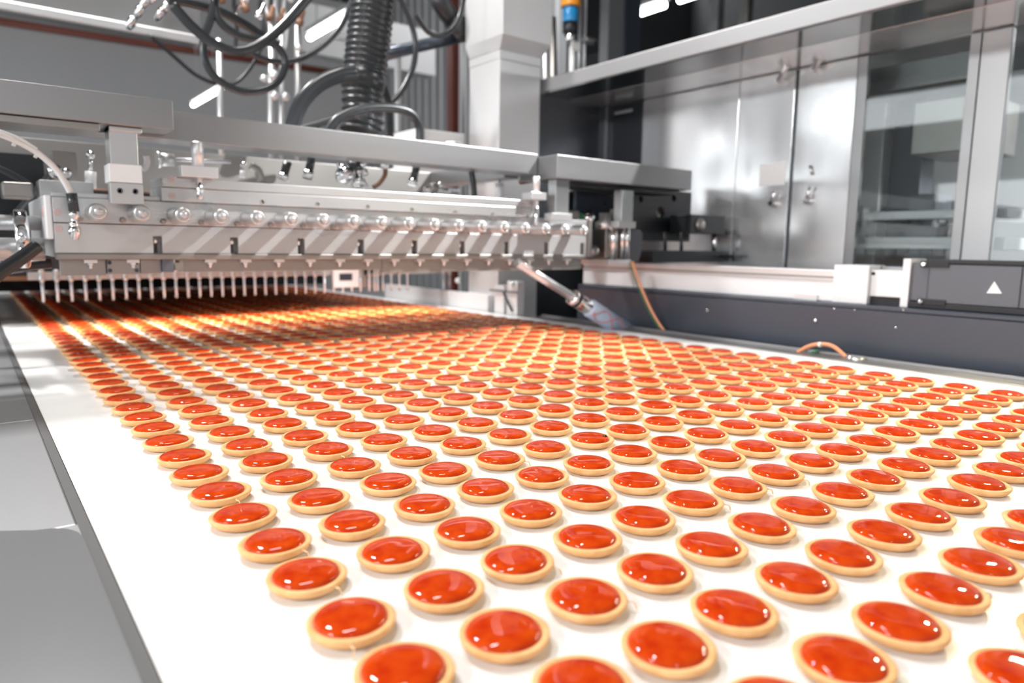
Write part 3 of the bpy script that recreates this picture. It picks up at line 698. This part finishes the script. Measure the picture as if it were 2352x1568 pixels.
part('dark_base', MB().box(1.5769, 1.6343, 0.3301, 0.4067, 1.0721, 1.0919), 'black', ax)
part('lower_plate', MB().box(1.5634, 1.5712, 0.5386, 0.6011, 1.0721, 1.0872), 'alu', ax)
mo = thing('drive_motor', 'grey box motor with black top and a white warning triangle', 'motor', (1.54, 0, 1.077))
part('housing', MB().box(1.5613, 1.6447, -.55, 0.2727, 1.0862, 1.1748), 'grey_box', mo, .002)
part('end_bell', MB().box(1.5654, 1.6405, 0.2738, 0.3113, 1.0883, 1.1769), 'grey_box', mo, .002)
part('top_cover', MB().box(1.5592, 1.6468, -.55, 0.2727, 1.1753, 1.1852), 'black', mo, .002)
part('base', MB().box(1.5592, 1.6468, -.55, 0.3113, 1.0721, 1.0857), 'black', mo, .002)
for zz in (1.1748, 1.0883):
    part('corner_lug', MB().box(1.5576, 1.5649, 0.2310, 0.2904, zz-.008, zz+.006), 'black', mo, .001)
    part('corner_screw', MB().turned((1.5576,  0.2831, zz-.001), (-1, 0, 0), [(.006, 0), (.006, .004), (.003, .006)], 12), 'chrome', mo)
ta, tb_, tc_ = onx(2284, 646, 1.5605), onx(2266, 673, 1.5605), onx(2301, 674, 1.5605)
part('warning_triangle', MB().prism([ta, tb_, tc_], (.0006, 0, 0)), 'mark_and_glare_white', mo, 0, None, 'small white warning triangle')
q = onx(2345, 650, 1.5602); part('cover_seam', MB().box(1.5597, 1.5618, q.y-.001, q.y+.001, 1.0872, 1.1748), 'black', mo)

# ------------------------------------------------------------------ steel rod in a pale blue sleeve
YC = 1.10
c0 = ony(1188, 603, YC); c3 = onx(1452, 768, 1.494); c1 = ony(1312, 688, YC+(c3.y-YC)*.48)
c1 = c0+(c3-c0)*((c1-c0).dot(c3-c0)/(c3-c0).length_squared)
dr = (c3-c0).normalized()
cy = thing('gas_strut', 'polished steel rod running down into a pale blue wrapped cylinder', 'strut', c3)
part('rod', MB().cyl(c0, c1, .0125, 20), 'alu_satin', cy)
part('thin_rod', MB().cyl(ony(1193, 600, YC-.015), ony(1232, 622, YC-.015), .004, 10), 'chrome', cy)
part('collar', MB().turned(c1-dr*.004, dr, [(.014, 0), (.024, .003), (.024, .016), (.019, .018)], 24), 'chrome', cy)
part('gasket', MB().turned(c1+dr*.0145, dr, [(.0245, 0), (.0245, .006), (.02, .007)], 24), 'rubber', cy)
pA = c1+dr*.021
part('barrel', MB().turned(pA, dr, [(.0210, 0), (.0235, .003), (.0235, .05), (.023, .054)], 24), 'chrome', cy)
pB = pA+dr*.052; L = (c3-pB).length
slv = part('sleeve', MB().turned(pB, dr, [(.0240, 0), (.0285, .012), (.0285, L)], 28), 'bag', cy, 0, None, 'pale blue sleeve with red wavy lines')
toc = (CAM-pB); toc = (toc-dr*toc.dot(dr)).normalized(); sd_ = dr.cross(toc)
for ph in (0, 2.6):
    wl = MB(); pts = []
    for i in range(40):
        t_ = i/39; an = .75*math.sin(t_*9+ph)+.1
        pts.append(pB+dr*(.008+(L-.016)*t_)+(toc*math.cos(an)+sd_*math.sin(an))*.0286)
    wl.tube(pts, .0019, 6); part('wavy_line', wl, 'redline', slv)

# ================================================================== cables on the right
oc = thing('power_cable', 'thin orange and green cable hanging from the gearbox down to the rail', 'cable', onz(1535, 768, .953))
pp = [(1452, 600), (1465, 640), (1490, 700), (1515, 745), (1542, 780)]
def cab(du, dv): return [onx(u+du, v+dv, 1.44+.05*i/4) for i, (u, v) in enumerate(pp)]
part('orange_jacket', MB().tube(smooth_path(cab(0, 0)), .0042, 10), 'orange_cable', oc)
part('green_wire', MB().tube(smooth_path(cab(-6, 2)), .0018, 8), 'green', oc)
oc = thing('power_cable', 'short orange cable arching above the right rail', 'cable', onz(1900, 820, .96))
pp = [(1828, 812), (1855, 796), (1885, 790), (1915, 796), (1946, 822)]
part('orange_jacket', MB().tube(smooth_path([onx(u, v, 1.428) for u, v in pp]), .0048, 10), 'orange_cable', oc)
part('green_wire', MB().tube(smooth_path([onx(u, v+7, 1.430) for u, v in [(1845, 812), (1862, 804), (1880, 797)]]), .0022, 8), 'green', oc)
q = onx(1884, 791, 1.428); part('cable_tie', MB().turned(q+Vector((0, .004, 0)), (0, -1, 0), [(.0056, 0), (.0062, .001), (.0062, .006), (.0056, .007)], 12), 'white_paint', oc)
part('connector', MB().cyl(onx(1943, 820, 1.428), onx(1962, 824, 1.428), .0065, 12), 'chrome', oc)
part('connector_ring', MB().turned(onx(1970, 823, 1.428), (0, 0, 1), [(.016, -.006), (.016, .001), (.012, .003), (.004, .003)], 18), 'steel_x', oc)

# ================================================================== cables on the left
wc = thing('sensor_cable', 'white sensor cable curving down to a sensor at the head left end', 'cable', ony(170, 560, 1.085))
pp = [(-60, 285), (0, 308), (40, 325), (85, 350), (125, 385), (150, 420), (163, 445)]
part('jacket', MB().tube(pathy(pp, 1.02, 1.085), .0052, 12), 'white_cable', wc)
part('second_wire', MB().tube(pathy([(-60, 278), (0, 300), (45, 318), (85, 342)], 1.02, 1.05), .0025, 8), 'white_cable', wc)
for u, v, yy in ((35, 325, 1.045), (85, 352, 1.06)):
    q = ony(u, v, yy); part('cable_tie', MB().turned(q-Vector((.003, 0, 0)), (1, 0, -.5), [(.0062, 0), (.0072, .001), (.0072, .005), (.0062, .006)], 12), 'white_paint', wc)
def Q(u, v): return ony(u, v, 1.085)
part('strain_relief', MB().cyl(Q(164, 444), Q(170, 486), .0088, 14), 'rubber_grey', wc)
se = part('sensor', MB().turned(Q(170, 486), Q(172, 560)-Q(170, 486), [(.0088, 0), (.0095, .008), (.006, .011), (.006, .018), (.0085, .020), (.0085, .024), (.007, .026), (.0105, .028), (.0105, .040), (.008, .042), (.0065, .05)], 14), 'chrome', wc)
hz = (
 ('black_hose', 'thick black hose at the left edge below the feed pipes', [(-40, 660), (0, 625), (45, 595), (85, 565)], 1.06, 1.10, .012, 'rubber'),
 ('black_hose', 'thinner black hose running right below the feed pipes', [(-20, 625), (30, 615), (75, 608), (118, 604)], 1.35, 1.35, .011, 'rubber'),
 ('black_hose', 'black hose rising behind the white end plate', [(30, 520), (60, 485), (95, 445), (130, 405)], 1.54, 1.54, .019, 'rubber'),
 ('grey_cable', 'thin grey cable at the left edge below the steel beam', [(-40, 375), (0, 388), (35, 405), (70, 425)], 1.35, 1.35, .0065, 'rubber_grey'))
for n_, lab, pix, ya, yb, r, m_ in hz:
    single(n_, MB().tube(pathy(pix, ya, yb), r, 12), m_, lab, 'cable' if 'cable' in n_ else 'hose')

# ================================================================== hoses overhead
def ribbed(pix, yy, r, pitch=.0185):
    P = smooth_path([ony(u, v, yy) for u, v in pix], 40); out = []; R = []; s = 0
    for i, p in enumerate(P):
        if i: s += (P[i]-P[i-1]).length
        out.append(p); R.append(r*(1+.055*math.sin(2*PI*s/pitch)))
    return MB().tube(out, R, 24)
YH = 1.62
bh = thing('ribbed_hose', 'thick black ribbed hose hanging down behind the rear beam', 'hose', ony(838, 300, YH))
part('upper_length', ribbed([(868, -60), (858, 0), (850, 60), (842, 130), (836, 178)], YH, .064), 'rubber_grey', bh)
part('tape_wrap', MB().tube([ony(837, 165, YH), ony(835, 185, YH), ony(833, 205, YH)], [.066, .0675, .065], 24), 'rubber', bh)
part('lower_length', ribbed([(834, 200), (832, 235), (834, 270), (828, 305)], YH, .061), 'rubber', bh)
OH = (
 ('black_cable', 'thick black cable sagging in a deep loop at the upper left', [(395, 10), (440, 60), (490, 100), (545, 118), (600, 100), (655, 55), (715, -15), (740, -50)], 1.55, .0125, 'rubber_grey'),
 ('black_cable', 'black cable forming a round loop left of the chrome rods', [(500, -30), (485, 40), (468, 90), (470, 135), (495, 178), (545, 207), (600, 208), (640, 185), (655, 145), (640, 110), (600, 92), (545, 80), (500, 40), (490, -40)], 1.66, .0105, 'rubber_grey'),
 ('black_cable', 'thin dark cable slanting down behind the round loop', [(345, 82), (400, 130), (450, 172), (500, 192), (545, 187), (585, 140), (610, 80), (620, 10), (622, -60)], 2.56, .0075, 'rubber'),
 ('black_cable', 'black cable running from the top fittings to the silver tube', [(385, 0), (430, 5), (500, 25), (560, 55), (605, 85), (640, 105)], 1.72, .0125, 'rubber'),
 ('black_cable', 'slack dark cable hanging just left of the ribbed hose', [(560, 115), (620, 140), (680, 138), (735, 110), (780, 65), (805, 10), (812, -40)], 1.9, .0095, 'rubber_grey'),
 ('black_hose', 'grey-black hose bending from the rear beam into the ribbed hose', [(668, 300), (690, 240), (730, 195), (780, 172), (815, 168)], 1.50, .0215, 'rubber_grey'),
 ('black_hose', 'black hose arching over the rear beam in front of the ribbed hose', [(748, 310), (780, 270), (835, 250), (895, 247), (940, 258), (962, 285), (965, 320), (962, 345)], 1.36, .0125, 'rubber'),
 ('black_cable', 'long black cable looping down right of the ribbed hose', [(905, -30), (935, 30), (953, 90), (950, 150), (925, 205), (895, 238), (870, 250)], 1.9, .0105, 'rubber_grey'),
 ('black_hose', 'straight black hose dropping behind the right of the ribbed hose', [(878, 195), (890, 230), (893, 270), (896, 330)], 1.75, .0145, 'rubber'),
 ('black_cable', 'black cable loop at the top beside the square column', [(955, 35), (985, 75), (1020, 80), (1050, 50), (1064, 5), (1070, -40)], 1.75, .0085, 'rubber_grey'),
 ('black_hose', 'dark flat hose lying along the top of the rear beam', [(680, 300), (730, 285), (790, 268), (840, 262)], 1.42, .010, 'rubber'),
 ('black_hose', 'short black hose dropping to the manifold right end', [(1075, 350), (1083, 395), (1087, 420), (1090, 452)], 1.22, .0085, 'rubber'))
for n_, lab, pix, yy, r, m_ in OH:
    single(n_, MB().tube(pathy(pix, yy), r, 14), m_, lab, n_.split('_')[1])
da = thing('pivot_arm', 'dark pivot arm with a hub beside the top of the square column', 'arm', ony(1050, 70, 2.0))
part('upper_arm', MB().cyl(ony(985, -30, 2.0), ony(1050, 62, 2.0), .036, 18), 'rubber', da)
part('hub', MB().turned(ony(1055, 66, 1.98), (0, -1, 0), [(.03, -.03), (.045, -.02), (.045, .02), (.03, .03)], 20), 'rubber', da)
part('cross_arm', MB().tube([ony(885, 125, 2.0), ony(980, 102, 2.0), ony(1070, 82, 2.0)], .022, 14), 'black_blue', da)
# trunking and rods
tk = thing('cable_trunk', 'silver cable trunking crossing the upper left corner', 'trunking', (.2, 2.6, 1.97))
a, b = ony(0, 8, 2.6), ony(463, 70, 2.6)
part('trunk', MB().box(-.7, b.x, 2.6, 2.75, 1.985, 2.15), 'trunk', tk, .003)
part('bottom_lip', MB().box(-.7, b.x, 2.585, 2.6, 1.962, 1.997), 'alu', tk, .006)
for (u, v) in ((318, 30), (300, 55), (330, 10), (365, 35), (378, 22), (350, -2)):
    q = ony(u, v, 2.5)
    part('clip', MB().turned(q, (.3, -.4, .6), [(.010, -.02), (.016, 0), (.016, .02), (.008, .03)], 12), 'chrome', tk)
cr = thing('chrome_rods', 'cluster of upright chrome guide rods behind the rear beam', 'rods', ony(640, 290, 2.3))
for u, w in ((622, .011), (646, .010), (683, .012)):
    part('rod', MB().tube([(ony(u, 300, 2.3).x, 2.3, 1.421), ony(u, 300, 2.3), ony(u+1, 60, 2.3)], w, 14), 'alu', cr)
for u, v, w in ((630, 174, .020), (606, 180, .014), (630, 220, .018), (655, 222, .018), (648, 108, .014), (686, 110, .014), (686, 132, .010)):
    part('rod_joint', MB().ball(ony(u, v, 2.27), w, 12, 8), 'alu', cr)
gf = thing('air_fittings', 'jumble of small chrome air fittings at the top left', 'fittings', ony(580, 20, 2.3))
rnd = random.Random(5)
for i in range(16):
    u, v = rnd.uniform(500, 690), rnd.uniform(-20, 70); q = ony(u, v, 2.3+rnd.uniform(-.06, .06)); d_ = Vector((rnd.uniform(-.4, .4), rnd.uniform(-.4, .4), 1))
    part('fitting', MB().turned(q, d_, [(.010, 0), (.014, .006), (.014, .022), (.008, .024), (.008, .06)], 10), 'chrome' if i % 3 else 'brown', gf)
for u in (540, 600, 615, 635, 655):
    part('air_tube', MB().tube(pathy([(u, 110), (u+4, 60), (u-3, 10), (u+5, -40)], 2.36), .008, 8), 'rubber' if u < 610 else 'alu', gf)
gp = single('guide_post', MB().tube([(ony(507, 300, 2.2).x, 2.2, 1.421), ony(507, 300, 2.2), ony(503, 90, 2.2)], .010, 12), 'alu', 'thin grey upright post rising from behind the rear beam', 'post')
wf = thing('window_guard', 'grey rectangular guard frame right of the ribbed hose', 'guard', ony(900, 260, 2.4))
a, b = ony(885, 118, 2.4), ony(922, 118, 2.4); zb = ony(900, 300, 2.4).z
part('upright', MB().box(b.x-.02, b.x, 2.4, 2.43, zb, b.z), 'alu', wf, .002)
part('top_rail', MB().box(a.x-.22, b.x, 2.4, 2.43, b.z, b.z+.025), 'alu', wf, .002)
part('inner_upright', MB().box(a.x-.012, a.x+.008, 2.4, 2.43, zb, b.z), 'steel_beam', wf, .002)

# ================================================================== background steelwork
def hpipe(u0, v0, u1, v1, yy, r, m_): return MB().cyl(ony(u0, v0, yy), ony(u1, v1, yy), r, 12)
rp = single('red_pipe', hpipe(-200, 18, 760, 165, 17.92, .075, 0), 'red_pipe', 'long rust-red pipe running along the far hall wall', 'pipe')
cd = single('roof_beam', MB().box(*sorted((ony(690, 0, 10).x, ony(1000, 0, 10).x)), 10.0, 10.3, ony(750, 128, 10).z, ony(750, 128, 10).z+.7), 'wall_far', 'grey horizontal duct high behind the ribbed hose', 'duct')
q = ony(1047, 320, 7.0)
single('red_post', MB().box(q.x-.05, q.x+.07, 7.0, 7.12, 0, HH-.02), 'red_pipe', 'rust-brown steel post left of the square column', 'post')
q = ony(1060, 320, 6.9)
single('grey_post', MB().box(q.x-.005, q.x+.05, 6.9, 6.95, 0, HH-.02), 'alu', 'thin pale post beside the rust-brown post', 'post')
for (u, w, yy, m_, lab) in ((1415, .09, 3.9, 'steel_beam', 'grey upright post of the dark gantry, left of the lit tube'), (1455, .09, 4.0, 'black_blue', 'dark upright post just left of the lit tube'), (1655, .045, 3.9, 'steel_beam', 'slim grey upright above the guard header'), (1722, .045, 4.0, 'steel_dull', 'slim grey upright furthest right above the guard header')):
    q = ony(u, 60, yy); single('gantry_post', MB().box(q.x-w, q.x+w, yy, yy+.10, 0, HH-.02), m_, lab, 'post')
q0, q1 = ony(1370, 0, 5.2), ony(1950, 0, 5.2)
gy = thing('gantry', 'dark steel gantry platform high behind the guard housing', 'gantry', (q0.x+2, 5.2, 2.0))
zz = ony(1480, 100, 5.2).z
part('back_sheet', MB().box(q0.x+.9, 8.8, 6.6, 6.65, 0, 5.35), 'ceil', gy)
part('side_sheet', MB().box(8.6, 8.65, .5, 6.59, 0, 5.35), 'ceil', gy)
part('deck', MB().box(q0.x+.9, 8.8, 6.0, 6.59, zz-.1, zz+.1), 'ceil', gy)
# signal beacon on its mast
YS = 2.6
bq = ony(1310, 50, YS)
bc = thing('signal_beacon', 'amber and blue signal beacon on a mast at the top', 'beacon', ony(1320, 160, YS))
def zc(v): return ony(1310, v, YS).z
part('blue_lens', MB().turned((bq.x, YS, zc(52)), (0, 0, 1), [(.040, 0), (.042, .004), (.042, zc(18)-zc(52)-.004), (.040, zc(18)-zc(52))], 24), 'blue_lens', bc, 0, None, 'blue lens')
part('amber_lens', MB().turned((bq.x, YS, zc(17)), (0, 0, 1), [(.052, 0), (.054, .004), (.054, .13), (.05, .135)], 24), 'orange_lens', bc, 0, None, 'amber lens')
part('base_cup', MB().turned((bq.x, YS, zc(75)), (0, 0, 1), [(.03, -.01), (.042, 0), (.042, zc(53)-zc(75))], 24), 'black', bc)
part('socket', MB().turned((bq.x, YS, zc(92)), (0, 0, 1), [(.02, -.02), (.024, 0), (.034, zc(76)-zc(92))], 18), 'chrome', bc)
part('white_tag', MB().box(bq.x-.01, bq.x+.055, YS-.03, YS-.025, zc(118), zc(98)), 'white_paint', bc)
part('stem', MB().cyl((bq.x+.02, YS, zc(92)), (bq.x+.02, YS, zc(230)), .018, 14), 'alu_white', bc)
for du in (1340, 1352):
    q = ony(du, 60, YS); part('mast', MB().cyl((q.x, YS+.03, zc(230)), (q.x, YS+.03, zc(-60)), .009, 10), 'alu', bc)
q = ony(1352, 80, YS); part('mast_clamp', MB().turned((q.x, YS, zc(82)), (1, 0, 0), [(.016, -.04), (.02, -.02), (.02, .02), (.016, .05)], 14), 'steel_beam', bc)
single('conduit', MB().tube([(ony(1255, 230, 2.2).x, 2.2, 0), ony(1255, 230, 2.2), ony(1250, -30, 2.2)], .016, 12), 'alu', 'grey upright conduit between square column and beacon', 'pipe')
single('conduit', MB().tube([(ony(1272, 230, 2.4).x, 2.4, 0), ony(1272, 230, 2.4), ony(1268, 40, 2.4)], .022, 12), 'steel_dull', 'dull upright conduit closest to the beacon left side', 'pipe')

# ================================================================== light
W = bpy.data.worlds.new('hall_air'); S.world = W; W.use_nodes = True
W.node_tree.nodes['Background'].inputs['Color'].default_value = (.92, .965, 1, 1)
W.node_tree.nodes['Background'].inputs['Strength'].default_value = .25
def area(name, loc, target, sx, sy, power, col=(1, 1, 1)):
    l = bpy.data.lights.new(name, 'AREA'); l.shape = 'RECTANGLE'; l.size = sx; l.size_y = sy; l.energy = power; l.color = col
    o = bpy.data.objects.new(name, l); COL.objects.link(o); o.location = loc
    o.rotation_euler = (Vector(target)-Vector(loc)).to_track_quat('-Z', 'Y').to_euler(); return o
def spot(name, loc, target, power, size, blend, r, col=(1, 1, 1)):
    l = bpy.data.lights.new(name, 'SPOT'); l.energy = power; l.spot_size = size; l.spot_blend = blend; l.shadow_soft_size = r; l.color = col
    o = bpy.data.objects.new(name, l); COL.objects.link(o); o.location = loc
    o.rotation_euler = (Vector(target)-Vector(loc)).to_track_quat('-Z', 'Y').to_euler(); return o
area('hall_lamp_left', (-2.4, .1, 2.5), (.5, .4, .95), .7, .2, 58, (1, .99, .98))
area('hall_lamp_over', (.3, 1.2, 4.9), (.6, .6, .95), 1.6, .2, 85, (1, .965, .92))
area('hall_lamp_tube', (-.1, 2.5, 3.7), (.7, .5, .95), .10, .40, 90, (1, .985, .975))
area('hall_lamp_back', (-1.2, -3.0, 2.6), (.6, .8, 1.1), .5, .2, 14)
for i, p in enumerate(((1.80, .10, 1.66), (1.82, -.35, 1.70))):
    area('warm_glint_fill', p, (.9, .1, .95), .07, .05, 2.0, (1, .86, .55)).data.spread = math.radians(75)  # unseen warm lights added for the yellow glints on the jam
area('cabinet_fill', (2.5, -.45, 1.80), (2.45, .5, 1.3), .4, .25, 30)  # unseen light added to brighten the cabinet interior
area('far_wall_fill', (-2.0, 12, 5.2), (-1, 14, 0), 5, 3, 190)  # unseen light added to lift the far wall
area('rib_wall_fill', (6.4, 7.0, 7.2), (9.0, 12, 2.5), 1, 1, 420)  # unseen light added to lighten the corrugated wall
spot('key_spot', (2.2, -.1, 2.9), (.98, 1.12, 1.25), 520, math.radians(32), .5, .025)
w = area('warm_machine_lamp', (.62, 1.70, 1.26), (.62, 1.86, .95), 1.2, .05, 4.2, (1, .70, .36)); w.data.spread = math.radians(52)

# ================================================================== camera
cd_ = bpy.data.cameras.new('camera'); cam = bpy.data.objects.new('camera', cd_); COL.objects.link(cam)
rot = Matrix(((RW[0][0], -RW[1][0], -RW[2][0]), (RW[0][1], -RW[1][1], -RW[2][1]), (RW[0][2], -RW[1][2], -RW[2][2])))
cam.matrix_world = Matrix.Translation(CAM) @ rot.to_4x4()
cd_.sensor_width = 36; cd_.sensor_fit = 'HORIZONTAL'; cd_.lens = F/2352*36; cd_.clip_start = .02; cd_.clip_end = 100
cd_.dof.use_dof = True; cd_.dof.focus_distance = .82; cd_.dof.aperture_fstop = 4.0
S.camera = cam
S.view_settings.view_transform = 'Standard'; S.view_settings.look = 'None'; S.view_settings.gamma = 1.0
S.view_settings.use_curve_mapping = False; S.view_settings.exposure = 0.0
